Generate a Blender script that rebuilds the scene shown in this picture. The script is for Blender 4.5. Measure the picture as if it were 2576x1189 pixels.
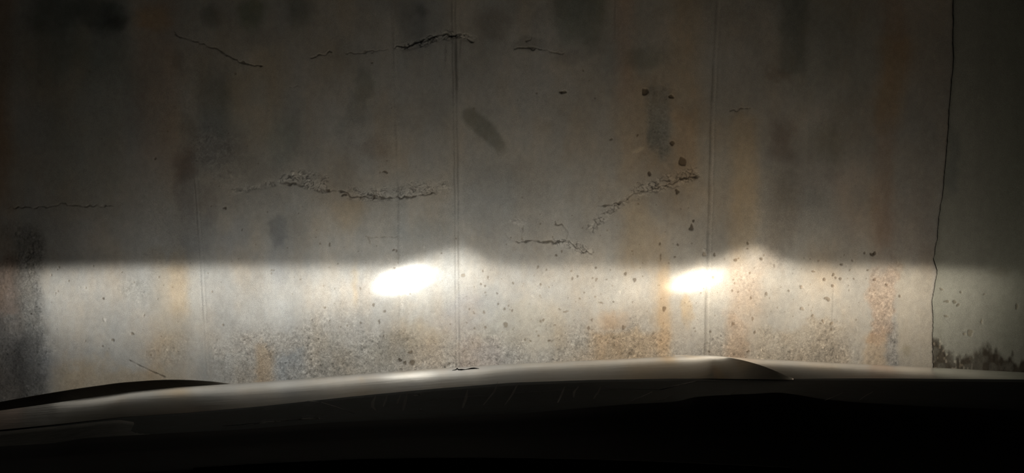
import bpy, bmesh, math
import numpy as np
from mathutils import Vector

# ------------------------------------------------------------------ scene
sc = bpy.context.scene
for o in list(bpy.data.objects):
    bpy.data.objects.remove(o)
COL = sc.collection

# camera: a phone held inside the car, looking slightly down over the bonnet
W, H, F = 2576.0, 1189.0, 2022.0
CX, CY = W / 2, H / 2
PITCH = math.radians(7.6)
CZ = 1.25
cam_d = bpy.data.cameras.new('camera')
cam_d.sensor_width = 36.0
cam_d.lens = 36.0 * F / W
cam_d.clip_start = 0.02
cam = bpy.data.objects.new('camera', cam_d)
cam.location = (0, 0, CZ)
cam.rotation_euler = (math.pi / 2 - PITCH, 0, 0)
COL.objects.link(cam)
sc.camera = cam

# an unlit garage at night: all the light comes from the two head lamps
world = bpy.data.worlds.new('world')
sc.world = world
world.use_nodes = True
bg = world.node_tree.nodes['Background']
bg.inputs[0].default_value = (0.9, 0.95, 1.0, 1)
bg.inputs[1].default_value = 0.0006

sc.view_settings.view_transform = 'Standard'
sc.view_settings.look = 'None'
sc.view_settings.exposure = 0.0
sc.view_settings.gamma = 1.0
sc.view_settings.use_curve_mapping = False

LAMP_POWER = 2.6          # scale of both head lamps
LAMP_TINT = (1.0, 0.925, 0.825)

SP, CP = math.sin(PITCH), math.cos(PITCH)
WALL_Y = 3.40             # face of the main wall
STEP = 0.012              # the right-hand pour sits this far behind it
LAMP_Y, LAMP_Z = 1.86, 0.56
PXS = 0.00171             # metres per photo pixel on the wall


def project(x, y, z):
    d = y * CP - (z - CZ) * SP
    u = (z - CZ) * CP + y * SP
    return CX + F * x / d, CY - F * u / d


def point(px, py, y):
    """point at forward distance y seen at photo pixel px, py"""
    cx_, cy_ = (px - CX) / F, (CY - py) / F
    fy = CP + cy_ * SP
    fz = -SP + cy_ * CP
    t = y / fy
    return (cx_ * t, y, CZ + fz * t)


# ------------------------------------------------------------------ helpers
def link(o, parent=None, label=None, cat=None, kind=None, group=None):
    COL.objects.link(o)
    if parent is not None:
        o.parent = parent
    if label: o['label'] = label
    if cat: o['category'] = cat
    if kind: o['kind'] = kind
    if group: o['group'] = group
    return o


def mesh_obj(name, verts, faces, mat, parent=None, smooth=True, **kw):
    me = bpy.data.meshes.new(name)
    me.from_pydata([tuple(map(float, v)) for v in verts], [], faces)
    me.validate()
    if smooth:
        me.polygons.foreach_set('use_smooth', [True] * len(me.polygons))
    me.materials.append(mat)
    return link(bpy.data.objects.new(name, me), parent, **kw)


def bm_obj(name, bm, mat, parent=None, smooth=True, **kw):
    me = bpy.data.meshes.new(name)
    bmesh.ops.recalc_face_normals(bm, faces=bm.faces)
    bm.to_mesh(me); bm.free()
    if smooth:
        me.polygons.foreach_set('use_smooth', [True] * len(me.polygons))
    me.materials.append(mat)
    return link(bpy.data.objects.new(name, me), parent, **kw)


def tube(pts, radii, n=8):
    """verts, faces of a tube with closed ends through pts"""
    V, Fc = [], []
    pts = [Vector(p) for p in pts]
    for i, p in enumerate(pts):
        a = pts[max(i - 1, 0)]; b = pts[min(i + 1, len(pts) - 1)]
        t = (b - a).normalized()
        u = t.cross(Vector((0, 0, 1)))
        if u.length < 1e-4: u = t.cross(Vector((1, 0, 0)))
        u.normalize(); w = u.cross(t)
        r = radii[i] if hasattr(radii, '__len__') else radii
        ru, rw = (r if isinstance(r, tuple) else (r, r))
        for k in range(n):
            an = 2 * math.pi * k / n
            V.append(p + u * ru * math.cos(an) + w * rw * math.sin(an))
    for i in range(len(pts) - 1):
        for k in range(n):
            a = i * n + k; b = i * n + (k + 1) % n
            Fc.append((a, b, b + n, a + n))
    Fc.append(tuple(range(n))[::-1])
    Fc.append(tuple(range((len(pts) - 1) * n, len(pts) * n)))
    return V, Fc


def interp(poly, x):
    xs = [p[0] for p in poly]; ys = [p[1] for p in poly]
    return np.interp(x, xs, ys)


def smooth_interp(poly, x, width):
    """polyline rounded off by a moving average"""
    x = np.asarray(x, float)
    acc = 0
    offs = np.linspace(-1, 1, 15)
    wts = np.exp(-2.5 * offs ** 2); wts /= wts.sum()
    for o_, w_ in zip(offs, wts):
        acc = acc + w_ * interp(poly, x + o_ * width)
    return acc


# ------------------------------------------------------------------ materials
def new_mat(name):
    m = bpy.data.materials.new(name)
    m.use_nodes = True
    nt = m.node_tree
    b = nt.nodes['Principled BSDF']
    return m, nt, b


def add_noise(nt, scale, detail=4.0, rough=0.6, coord='Object', stretch=None):
    tc = nt.nodes.new('ShaderNodeTexCoord')
    n = nt.nodes.new('ShaderNodeTexNoise')
    n.inputs['Scale'].default_value = scale
    n.inputs['Detail'].default_value = detail
    n.inputs['Roughness'].default_value = rough
    if stretch:
        mp = nt.nodes.new('ShaderNodeMapping')
        mp.inputs['Scale'].default_value = stretch
        nt.links.new(tc.outputs[coord], mp.inputs['Vector'])
        nt.links.new(mp.outputs[0], n.inputs['Vector'])
    else:
        nt.links.new(tc.outputs[coord], n.inputs['Vector'])
    return n


def add_ramp(nt, src, stops):
    r = nt.nodes.new('ShaderNodeValToRGB')
    el = r.color_ramp.elements
    while len(el) < len(stops): el.new(0.5)
    for e, (p, c) in zip(el, stops):
        e.position = p
        e.color = (c, c, c, 1) if not hasattr(c, '__len__') else (*c, 1)
    nt.links.new(src, r.inputs['Fac'])
    return r


def add_bump(nt, src, b, strength, dist):
    bp = nt.nodes.new('ShaderNodeBump')
    bp.inputs['Strength'].default_value = strength
    bp.inputs['Distance'].default_value = dist
    nt.links.new(src, bp.inputs['Height'])
    nt.links.new(bp.outputs[0], b.inputs['Normal'])
    return bp


def concrete_wall_mat():
    m, nt, b = new_mat('cast_concrete')
    at = nt.nodes.new('ShaderNodeAttribute'); at.attribute_name = 'stain'
    n1 = add_noise(nt, 330, 3, 0.65)
    r1 = add_ramp(nt, n1.outputs['Fac'], [(0.30, 0.74), (0.72, 1.24)])
    n2 = add_noise(nt, 45, 5, 0.6, stretch=(1, 1, 0.8))
    r2 = add_ramp(nt, n2.outputs['Fac'], [(0.30, 0.92), (0.70, 1.08)])
    n4 = add_noise(nt, 150, 4, 0.75)
    n4.inputs['Distortion'].default_value = 1.2
    r4 = add_ramp(nt, n4.outputs['Fac'], [(0.32, 0.50), (0.5, 0.97), (0.68, 1.5)])
    rx = nt.nodes.new('ShaderNodeMix'); rx.data_type = 'RGBA'
    nt.links.new(at.outputs['Alpha'], rx.inputs[0])
    nt.links.new(r1.outputs[0], rx.inputs[6]); nt.links.new(r4.outputs[0], rx.inputs[7])
    mx = nt.nodes.new('ShaderNodeMix'); mx.data_type = 'RGBA'; mx.blend_type = 'MULTIPLY'
    mx.inputs[0].default_value = 1.0
    nt.links.new(at.outputs['Color'], mx.inputs[6]); nt.links.new(rx.outputs[2], mx.inputs[7])
    mx2 = nt.nodes.new('ShaderNodeMix'); mx2.data_type = 'RGBA'; mx2.blend_type = 'MULTIPLY'
    mx2.inputs[0].default_value = 1.0
    nt.links.new(mx.outputs[2], mx2.inputs[6]); nt.links.new(r2.outputs[0], mx2.inputs[7])
    nt.links.new(mx2.outputs[2], b.inputs['Base Color'])
    b.inputs['Roughness'].default_value = 0.88
    b.inputs['Specular IOR Level'].default_value = 0.25
    n3 = add_noise(nt, 220, 4, 0.7)
    add_bump(nt, n3.outputs['Fac'], b, 0.55, 0.0018)
    return m


def plain_concrete_mat(name, c):
    m, nt, b = new_mat(name)
    n = add_noise(nt, 6, 8, 0.65)
    r = add_ramp(nt, n.outputs['Fac'], [(0.3, tuple(v * 0.75 for v in c)), (0.7, tuple(v * 1.2 for v in c))])
    nt.links.new(r.outputs[0], b.inputs['Base Color'])
    b.inputs['Roughness'].default_value = 0.85
    n2 = add_noise(nt, 120, 4, 0.7)
    add_bump(nt, n2.outputs['Fac'], b, 0.3, 0.002)
    return m


def paint_mat():
    m, nt, b = new_mat('car_paint')
    n = add_noise(nt, 30, 5, 0.65, stretch=(0.25, 3.0, 3.0))
    r = add_ramp(nt, n.outputs['Fac'], [(0.3, (0.10, 0.085, 0.065)), (0.7, (0.18, 0.155, 0.12))])
    nt.links.new(r.outputs[0], b.inputs['Base Color'])
    r2 = add_ramp(nt, n.outputs['Fac'], [(0.3, 0.11), (0.75, 0.18)])
    nt.links.new(r2.outputs[0], b.inputs['Roughness'])
    b.inputs['Metallic'].default_value = 0.8
    b.inputs['IOR'].default_value = 2.0
    n2 = add_noise(nt, 40, 4, 0.6, stretch=(0.35, 2.0, 2.0))
    add_bump(nt, n2.outputs['Fac'], b, 0.10, 0.002)
    return m


def plastic_mat(name, c, rough, bump=0.1):
    m, nt, b = new_mat(name)
    n = add_noise(nt, 60, 4, 0.6)
    r = add_ramp(nt, n.outputs['Fac'], [(0.3, tuple(v * 0.8 for v in c)), (0.7, tuple(v * 1.2 for v in c))])
    nt.links.new(r.outputs[0], b.inputs['Base Color'])
    b.inputs['Roughness'].default_value = rough
    b.inputs['Specular IOR Level'].default_value = 0.3
    n2 = add_noise(nt, 900, 2, 0.5)
    add_bump(nt, n2.outputs['Fac'], b, bump, 0.0004)
    return m


def glass_mat(name, tint, amount=1.0):
    """thin pane: clear, with a Fresnel sheen"""
    m = bpy.data.materials.new(name); m.use_nodes = True
    nt = m.node_tree; nt.nodes.clear()
    out = nt.nodes.new('ShaderNodeOutputMaterial')
    tr = nt.nodes.new('ShaderNodeBsdfTransparent'); tr.inputs[0].default_value = (*tint, 1)
    gl = nt.nodes.new('ShaderNodeBsdfGlossy'); gl.inputs['Roughness'].default_value = 0.02
    lw = nt.nodes.new('ShaderNodeLayerWeight')
    fr = nt.nodes.new('ShaderNodeMath'); fr.operation = 'POWER'; fr.inputs[1].default_value = 5.0
    nt.links.new(lw.outputs['Facing'], fr.inputs[0])
    mu = nt.nodes.new('ShaderNodeMath'); mu.operation = 'MULTIPLY_ADD'
    mu.inputs[1].default_value = 0.9 * amount; mu.inputs[2].default_value = 0.02 * amount
    mx = nt.nodes.new('ShaderNodeMixShader')
    nt.links.new(fr.outputs[0], mu.inputs[0])
    nt.links.new(mu.outputs[0], mx.inputs[0])
    nt.links.new(tr.outputs[0], mx.inputs[1]); nt.links.new(gl.outputs[0], mx.inputs[2])
    nt.links.new(mx.outputs[0], out.inputs[0])
    return m


def film_mat(name, opacity):
    """film on glass for dried dirt and painted glints, lets most light through"""
    m = bpy.data.materials.new(name); m.use_nodes = True
    nt = m.node_tree; nt.nodes.clear()
    out = nt.nodes.new('ShaderNodeOutputMaterial')
    tr = nt.nodes.new('ShaderNodeBsdfTransparent')
    df = nt.nodes.new('ShaderNodeBsdfTranslucent'); df.inputs[0].default_value = (0.62, 0.62, 0.60, 1)
    n = add_noise(nt, 160, 3, 0.6)
    r = add_ramp(nt, n.outputs['Fac'], [(0.3, opacity * 0.5), (0.7, opacity)])
    mx = nt.nodes.new('ShaderNodeMixShader')
    nt.links.new(r.outputs[0], mx.inputs[0])
    nt.links.new(tr.outputs[0], mx.inputs[1]); nt.links.new(df.outputs[0], mx.inputs[2])
    nt.links.new(mx.outputs[0], out.inputs[0])
    return m


M_WALL = concrete_wall_mat()
M_CORE = plain_concrete_mat('concrete_core', (0.30, 0.285, 0.255))
M_FLOOR = plain_concrete_mat('concrete_floor', (0.20, 0.19, 0.17))
M_PAINT = paint_mat()
M_COWL = plastic_mat('cowl_plastic', (0.012, 0.033, 0.042), 0.8)
M_COWL2 = plastic_mat('cowl_end_plastic', (0.26, 0.255, 0.24), 0.8)
M_DASH = plastic_mat('dash_vinyl', (0.0014, 0.0014, 0.0015), 1.0)
M_SHEEN = plastic_mat('dash_sheen_plastic', (0.05, 0.045, 0.038), 0.5)
M_RUBBER = plastic_mat('black_rubber', (0.20, 0.21, 0.215), 0.5)
M_ARM = plastic_mat('wiper_arm_paint', (0.30, 0.31, 0.32), 0.35)
M_CHROME = plastic_mat('lamp_reflector', (0.6, 0.6, 0.6), 0.25)
M_GLASS = glass_mat('windscreen_glass', (0.985, 0.99, 0.985))
M_LENS = glass_mat('lamp_lens_glass', (0.99, 0.99, 0.99), 0.3)
M_SMEAR = film_mat('dried_dirt_film', 0.30)
M_SPOT = film_mat('dust_glint_film', 0.5)  # dust spot, and marks painted as the wiper arm's glint
M_TWIG = plastic_mat('dead_twig', (0.03, 0.02, 0.012), 0.9)


# ------------------------------------------------------------------ noise in numpy
def vnoise(u, v, seed):
    rng = np.random.RandomState(seed)
    T = rng.rand(256, 256).astype(np.float32)
    iu = np.floor(u).astype(np.int32); iv = np.floor(v).astype(np.int32)
    fu = (u - iu).astype(np.float32); fv = (v - iv).astype(np.float32)
    fu = fu * fu * fu * (fu * (fu * 6 - 15) + 10)
    fv = fv * fv * fv * (fv * (fv * 6 - 15) + 10)
    a = T[iv & 255, iu & 255]; b = T[iv & 255, (iu + 1) & 255]
    c = T[(iv + 1) & 255, iu & 255]; d = T[(iv + 1) & 255, (iu + 1) & 255]
    return (a * (1 - fu) + b * fu) * (1 - fv) + (c * (1 - fu) + d * fu) * fv


def fbm(U, V, su, sv, oct_, seed, gain=0.5):
    """-1..1 fractal noise; su, sv = size in photo pixels of the largest lumps"""
    s = 0; amp = 1; tot = 0; k = 1.0
    for i in range(oct_):
        s = s + amp * (vnoise(U * k / su + 17.3 * i, V * k / sv + 9.1 * i, seed + i) * 2 - 1)
        tot += amp; amp *= gain; k *= 2.03
    return s / tot


def worley(U, V, size, seed):
    rng = np.random.RandomState(seed)
    TX = rng.rand(128, 128).astype(np.float32); TY = rng.rand(128, 128).astype(np.float32)
    u = U / size; v = V / size
    iu = np.floor(u).astype(np.int32); iv = np.floor(v).astype(np.int32)
    f1 = np.full(u.shape, 9., np.float32); f2 = f1.copy(); idv = np.zeros(u.shape, np.float32)
    for dj in (-1, 0, 1):
        for di in (-1, 0, 1):
            a = (iv + dj) & 127; b = (iu + di) & 127
            d = np.hypot(iu + di + TX[a, b] - u, iv + dj + TY[a, b] - v).astype(np.float32)
            closer = d < f1
            f2 = np.where(closer, f1, np.minimum(f2, d))
            idv = np.where(closer, TX[b, a], idv)
            f1 = np.where(closer, d, f1)
    return f1, f2, idv


def sstep(a, b, x):
    t = np.clip((x - a) / (b - a), 0, 1)
    return t * t * (3 - 2 * t)


def poly_dist(U, V, pts):
    """distance to a polyline, and signed side (+ below in the photo)"""
    best = np.full(U.shape, 1e9, np.float32); along = np.zeros(U.shape, np.float32); side = along.copy()
    L = 0
    tot = sum(math.hypot(b[0] - a[0], b[1] - a[1]) for a, b in zip(pts, pts[1:]))
    for (x0, y0), (x1, y1) in zip(pts, pts[1:]):
        dx, dy = x1 - x0, y1 - y0; l = math.hypot(dx, dy)
        t = np.clip(((U - x0) * dx + (V - y0) * dy) / (l * l), 0, 1)
        d = np.hypot(U - x0 - t * dx, V - y0 - t * dy)
        s_ = np.sign((V - y0) * dx - (U - x0) * dy)
        m = d < best
        best = np.where(m, d, best); along = np.where(m, (L + t * l) / tot, along); side = np.where(m, s_, side)
        L += l
    return best, along, side


# ------------------------------------------------------------------ the wall
class Surface:
    """stain colour and relief of the concrete, described at photo-pixel positions"""

    def __init__(s, X, Z, ywall):
        s.U, s.V = project(X, ywall, Z)
        s.U = s.U.astype(np.float32); s.V = s.V.astype(np.float32)
        U, V = s.U, s.V
        s.wu = 26 * fbm(U, V, 110, 90, 5, 11, .6) + 5 * fbm(U, V, 16, 16, 2, 31)
        s.wv = 28 * fbm(U, V, 90, 110, 5, 21, .6) + 5 * fbm(U, V, 16, 16, 2, 41)
        s.col = np.empty(U.shape + (3,), np.float32); s.col[...] = (0.425, 0.41, 0.375)
        s.h = np.zeros(U.shape, np.float32)          # relief in metres, + towards the room
        s.rough = np.zeros(U.shape, np.float32)
        s.brk = 0.5 + 0.5 * fbm(U, V, 60, 120, 4, 51)

    def mul(s, m, c):
        for i in range(3):
            s.col[..., i] *= 1 + m * (c[i] - 1)

    def blob(s, cx, cy, rx, ry, c, st=1.0, soft=0.5, warp=1.0, rough=0.0):
        d = np.hypot((s.U + s.wu * warp - cx) / rx, (s.V + s.wv * warp - cy) / ry)
        m = sstep(1 + soft, 1 - soft, d) * st * (0.7 + 0.6 * (s.brk - 0.2))
        m = np.clip(m, 0, 1)
        s.mul(m, c)
        if rough: s.rough = np.maximum(s.rough, m * rough)

    def stripe(s, x0, x1, y0, y1, c, st=1.0, fx=18, fy=60, warp=0.5, rough=0.0, lean=0.0):
        U = s.U + s.wu * warp - lean * (s.V - 0.5 * (y0 + y1)); V = s.V + s.wv * 2
        m = sstep(x0 - fx, x0 + fx, U) * sstep(x1 + fx, x1 - fx, U) * sstep(y0 - fy, y0 + fy, V) * sstep(y1 + fy, y1 - fy, V)
        m = np.clip(m * st * (0.75 + 0.5 * (s.brk - 0.2)), 0, 1)
        s.mul(m, c)
        if rough: s.rough = np.maximum(s.rough, m * rough)

    def crack(s, pts, w=1.8, depth=0.006, jit=1.0, dark=0.35, fade=True):
        d, al, sd = poly_dist(s.U + (s.wu * 0.35 + 7 * (vnoise(s.U / 7, s.V / 7, 77) - .5)) * jit,
                              s.V + (s.wv * 0.35 + 12 * (vnoise(s.U / 9, s.V / 9, 78) - .5)) * jit, pts)
        ww = w * (0.1 + 1.3 * vnoise(s.U / 10, s.V / 10, 79))
        m = sstep(ww + 1.2, ww * 0.3, d) * (0.45 + 0.55 * sstep(.25, .5, vnoise(s.U / 16 + 7, s.V / 16, 80)))
        if fade: m = m * sstep(0, .06, al) * sstep(1, .94, al)
        s.h -= depth * m
        s.mul(m, (dark, dark * 0.96, dark * 0.9))

    def spall(s, pts, half, up=0.6, depth=0.005, size=11, seed=5, dark=0.45, dens=0.5):
        """band of broken, crazed concrete along a line; up = share lying above the line"""
        near = (s.U > min(p[0] for p in pts) - 80) & (s.U < max(p[0] for p in pts) + 80) & \
               (s.V > min(p[1] for p in pts) - 80) & (s.V < max(p[1] for p in pts) + 80)
        if not near.any(): return
        U, V = s.U[near], s.V[near]
        wu, wv = s.wu[near], s.wv[near]
        d, al, sd = poly_dist(U + wu * 0.4, V + wv * 0.4, pts)
        up_side = np.where(sd < 0, half * 2 * up, half * 2 * (1 - up)) * (0.55 + 0.9 * vnoise(U / 45, V / 45, seed + 3))
        env = sstep(1.15, 0.35, d / np.maximum(up_side, 1)) * sstep(0, .05, al) * sstep(1, .95, al)
        ju, jv = U + 5 * fbm(U, V, 9, 9, 2, seed + 60), V + 5 * fbm(U, V, 9, 9, 2, seed + 70)
        f1, f2, idv = worley(ju, jv * 1.25, size, seed)
        edge = sstep(0.20, 0.02, f2 - f1) * sstep(0.30, 0.6, vnoise(U / 14, V / 14, seed + 9) + (dens - .5))
        lump = (idv - 0.5)
        big = fbm(U, V, 26, 18, 3, seed + 12)
        s.h[near] += env * (depth * (0.7 * big + 0.5 * lump - 0.15) - depth * 0.9 * edge)
        m = env * edge
        cc = s.col[near]
        tone = 1 + env * (0.30 * lump + 0.16 * big + 0.07)
        cc *= tone[..., None]
        cc *= (1 - m * (1 - dark))[..., None]
        s.col[near] = cc

    def pit(s, x, y, rx, ry=None, c=0.42, depth=0.005, ang=0.0, tint=(1, .93, .85)):
        ry = ry or rx
        near = (abs(s.U - x) < 3 * max(rx, ry) + 6) & (abs(s.V - y) < 3 * max(rx, ry) + 6)
        if not near.any(): return
        U, V = s.U[near] - x, s.V[near] - y
        U = U + 1.2 * rx * (vnoise(s.U[near] / (rx * 1.3 + 2) + x, s.V[near] / (rx * 1.3 + 2), 91) - .5)
        V = V + 1.2 * rx * (vnoise(s.U[near] / (rx * 1.3 + 2) + 3, s.V[near] / (rx * 1.3 + 2) + y, 92) - .5)
        ca, sa = math.cos(ang), math.sin(ang)
        d = np.hypot((U * ca + V * sa) / rx, (-U * sa + V * ca) / ry)
        m = sstep(1.0 + 1.2 / rx, 1.0 - 1.0 / rx, d)
        s.h[near] -= depth * m
        cc = s.col[near]
        cc *= 1 + m[..., None] * (c * np.array(tint) - 1)
        s.col[near] = cc

    def groove(s, pts, w, depth, dark=0.8, light=1.0, off=0.0):
        """vertical form line; off shifts it sideways"""
        xs = np.interp(s.V, [p[1] for p in pts], [p[0] for p in pts]) + off + 1.5 * (vnoise(s.U * 0, s.V / 40, 61) - .5)
        y0, y1 = pts[0][1], pts[-1][1]
        vis = sstep(y0 - 10, y0 + 20, s.V) * sstep(y1 + 10, y1 - 20, s.V) * (0.35 + 0.65 * sstep(.2, .6, vnoise(s.U / 30, s.V / 70, 62)))
        m = np.exp(-((s.U - xs) / w) ** 2) * vis
        s.h -= depth * m
        s.mul(m, (dark,) * 3)


JOINTS = {
    'A': [(486, 430), (492, 520), (500, 620), (515, 880), (518, 940)],
    'B': [(985, 0), (992, 250), (1000, 500), (1002, 720), (1004, 900)],
    'C': [(1140, 0), (1145, 300), (1148, 600), (1151, 930)],
    'D': [(1806, 0), (1797, 150), (1789, 350), (1782, 600), (1777, 760), (1775, 900)],
}
EDGE = [(2402, -200), (2398, 60), (2395, 200), (2390, 270), (2383, 350), (2377, 420), (2371, 500), (2361, 560), (2354, 620),
        (2351, 650), (2356, 680), (2350, 720), (2347, 760), (2349, 810), (2346, 870), (2346, 930), (2344, 1100)]


def paint_main(s):
    U, V = s.U, s.V
    # broad tone: greyer on the left half, tan on the right; vertical run marks
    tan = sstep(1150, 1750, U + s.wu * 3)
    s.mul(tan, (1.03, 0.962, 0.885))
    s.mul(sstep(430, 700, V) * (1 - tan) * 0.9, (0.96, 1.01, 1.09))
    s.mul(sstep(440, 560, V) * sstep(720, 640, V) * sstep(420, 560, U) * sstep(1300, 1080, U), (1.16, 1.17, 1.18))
    run = fbm(U, V, 46, 900, 4, 101)
    s.col *= (1 + 0.045 * run)[..., None]
    mot = fbm(U, V, 120, 150, 5, 111, 0.6)
    s.col *= (1 + 0.27 * mot)[..., None]
    hue = fbm(U, V, 90, 170, 5, 121, .6)
    s.mul(np.clip(hue * 1.4, 0, 1), (1.07, 0.985, 0.89))
    s.mul(np.clip(-hue * 1.4, 0, 1), (0.94, 0.99, 1.05))
    fine = fbm(U, V, 10, 12, 3, 131, 0.7)
    s.col *= (1 + 0.07 * fine)[..., None]

    # upper half -------------------------------------------------------
    S, B = s.stripe, s.blob
    S(-40, 30, -100, 520, (0.95, 0.72, 0.55), 0.8, 25, 60)
    S(80, 320, -60, 190, (0.72, 0.76, 0.76), 0.9, 25, 60)
    B(130, 40, 60, 50, (0.55, 0.58, 0.58), 0.8)
    B(250, 30, 70, 40, (0.42, 0.45, 0.45), 0.9)
    B(290, 48, 28, 22, (0.55, 0.55, 0.55), 0.8)
    S(120, 310, 60, 500, (0.84, 0.87, 0.86), 0.8, 30, 80)
    S(345, 450, -60, 440, (1.06, 0.93, 0.86), 0.8, 24, 60)
    B(385, 45, 45, 40, (1.05, 0.86, 0.62), 0.8)
    B(527, 42, 24, 32, (0.55, 0.57, 0.56), 0.9)
    B(625, 30, 34, 40, (0.52, 0.60, 0.52), 0.9)
    B(650, 95, 50, 22, (0.78, 0.78, 0.80), 0.8)
    B(755, 20, 36, 40, (0.60, 0.62, 0.60), 0.9)
    B(452, 160, 20, 26, (0.72, 0.72, 0.72), 0.8)
    S(500, 585, 170, 330, (0.60, 0.64, 0.67), 0.95, 22, 35)
    B(545, 375, 62, 60, (0.66, 0.66, 0.68), 0.9, 0.5, 1.2, 0.8)
    B(470, 330, 26, 32, (0.74, 0.74, 0.74), 0.8)
    B(470, 408, 26, 36, (0.66, 0.60, 0.60), 0.8)
    B(560, 430, 60, 40, (1.14, 1.14, 1.12), 0.6, 0.5, 1.0, 0.7)
    B(640, 240, 70, 150, (1.08, 1.0, 0.86), 0.6)
    B(715, 360, 45, 60, (0.80, 0.84, 0.82), 0.8)
    B(660, 420, 60, 40, (0.84, 0.82, 0.80), 0.7)
    B(905, 215, 26, 46, (0.72, 0.74, 0.72), 0.95, 0.35)
    B(888, 275, 26, 36, (0.72, 0.74, 0.74), 0.9, 0.4)
    B(868, 315, 24, 16, (0.82, 0.84, 0.84), 0.8)
    B(945, 372, 40, 34, (0.80, 0.74, 0.70), 0.8)
    B(1038, 60, 44, 80, (0.72, 0.73, 0.76), 0.9)
    B(1065, 22, 16, 18, (0.65, 0.65, 0.65), 0.8)
    B(1240, 62, 48, 40, (0.72, 0.68, 0.66), 0.9)
    S(1395, 1522, -60, 95, (0.60, 0.66, 0.64), 0.9, 16, 30)
    B(1440, 140, 36, 24, (0.72, 0.72, 0.74), 0.9)
    B(1495, 108, 30, 22, (0.70, 0.72, 0.72), 0.85)
    B(1330, 120, 40, 16, (0.70, 0.70, 0.70), 0.8)
    S(1548, 1590, -60, 260, (1.02, 0.88, 0.82), 0.8, 20, 60)
    S(1555, 1690, 180, 470, (1.04, 0.91, 0.76), 0.7, 30, 60)
    S(1690, 1770, -60, 470, (1.03, 0.93, 0.80), 0.8, 26, 60)
    B(1625, 140, 44, 32, (0.64, 0.66, 0.62), 0.9)
    S(1632, 1690, 215, 400, (0.66, 0.73, 0.80), 1.0, 10, 22, 0.5, 0.5)
    B(1835, 400, 80, 130, (1.22, 1.19, 1.14), 0.9, 0.7)
    B(2070, 440, 70, 40, (1.12, 1.08, 1.08), 0.8, 0.7)
    B(1665, 350, 28, 50, (0.82, 0.86, 0.88), 0.9, 0.4, 1.0, 0.6)
    B(1606, 380, 14, 8, (1.35, 1.35, 1.30), 0.9)
    S(1700, 1755, 270, 410, (1.06, 0.90, 0.74), 0.7, 14, 40)
    S(1560, 1640, 500, 660, (1.10, 0.95, 0.76), 0.8, 25, 40)
    S(1640, 1682, 560, 920, (1.08, 0.93, 0.75), 0.7, 20, 40)
    S(1838, 1905, 280, 620, (1.14, 0.98, 0.78), 0.9, 20, 40)
    S(1960, 2030, -60, 170, (0.62, 0.66, 0.66), 0.9, 16, 30)
    S(2000, 2190, -60, 240, (0.80, 0.84, 0.84), 0.8, 40, 60)
    S(1925, 1990, 160, 205, (0.72, 0.66, 0.62), 0.8, 16, 14)
    S(1935, 2005, 280, 410, (0.72, 0.67, 0.66), 0.95, 26, 32, 1.0)
    S(1920, 2005, 430, 600, (0.76, 0.73, 0.70), 0.95, 28, 50, 1.0)
    B(2085, 355, 40, 46, (0.74, 0.74, 0.70), 0.9, 0.6)
    B(2085, 430, 26, 16, (0.84, 0.84, 0.84), 0.8)
    S(2225, 2280, -60, 130, (0.92, 0.80, 0.72), 0.8, 16, 40)
    S(2205, 2275, 120, 310, (1.04, 0.88, 0.70), 0.9, 22, 30, lean=-0.10)
    S(2200, 2250, 300, 640, (0.96, 0.82, 0.74), 0.9, 18, 60)
    S(2100, 2200, 420, 600, (1.04, 0.95, 0.92), 0.6, 30, 50)
    S(2215, 2350, 470, 660, (0.92, 0.86, 0.84), 0.7, 20, 50)
    # comet-shaped smudge
    d, al, sd = poly_dist(U + s.wu * .3, V + s.wv * .3, [(1186, 292), (1225, 328), (1252, 362), (1275, 400)])
    wd = np.interp(al, [0, .35, .75, 1], [20, 22, 12, 3])
    s.mul(sstep(wd + 9, wd - 5, d) * sstep(1, .7, al), (0.66, 0.67, 0.64))

    # middle band --------------------------------------------------------
    B(470, 470, 26, 60, (0.74, 0.70, 0.70), 0.8)
    B(520, 510, 20, 50, (0.82, 0.82, 0.86), 0.7)
    B(500, 590, 44, 60, (0.80, 0.82, 0.86), 0.8)
    B(590, 600, 44, 40, (0.84, 0.86, 0.92), 0.7)
    B(708, 585, 17, 30, (0.70, 0.72, 0.75), 0.95, 0.35)
    B(706, 660, 20, 60, (0.88, 0.88, 0.90), 0.7)
    B(878, 540, 36, 40, (1.10, 0.98, 0.82), 0.8)
    B(1060, 575, 90, 26, (0.90, 0.93, 0.95), 0.7)
    B(1190, 520, 60, 60, (0.88, 0.90, 0.93), 0.6)
    # below the beam's upper edge ------------------------------------------
    S(385, 476, 650, 870, (1.10, 0.97, 0.80), 0.8, 34, 40)
    S(428, 474, 645, 800, (1.08, 0.95, 0.78), 0.8, 14, 40)
    S(482, 505, 660, 900, (1.06, 1.05, 1.03), 0.7, 6, 40)
    B(340, 730, 44, 30, (0.90, 0.89, 0.86), 0.7, 0.5, 1, 0.7)
    B(390, 650, 40, 20, (0.88, 0.85, 0.80), 0.7, 0.5, 1, 0.6)
    S(42, 106, 560, 1050, (0.52, 0.52, 0.52), 0.95, 16, 40, 0.8, 0.9)
    B(75, 900, 60, 80, (0.62, 0.63, 0.66), 0.95, 0.4, 1.2, 0.9)
    B(130, 930, 40, 40, (0.80, 0.82, 0.86), 0.8, 0.5, 1, 0.3)
    S(-160, 42, 560, 660, (0.66, 0.60, 0.56), 0.8, 14, 30, 1.0, 0.4)
    S(-160, 50, 650, 800, (0.60, 0.50, 0.46), 0.95, 20, 20, 0.6, 0.5)
    S(-160, 60, 800, 1050, (0.50, 0.48, 0.48), 0.95, 26, 20, 0.6, 0.8)
    S(-260, -40, -100, 1050, (0.70, 0.66, 0.64), 0.6, 60, 40)
    B(255, 888, 22, 16, (0.80, 0.81, 0.82), 0.8)
    B(195, 880, 40, 16, (0.90, 0.92, 0.95), 0.7)
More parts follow.
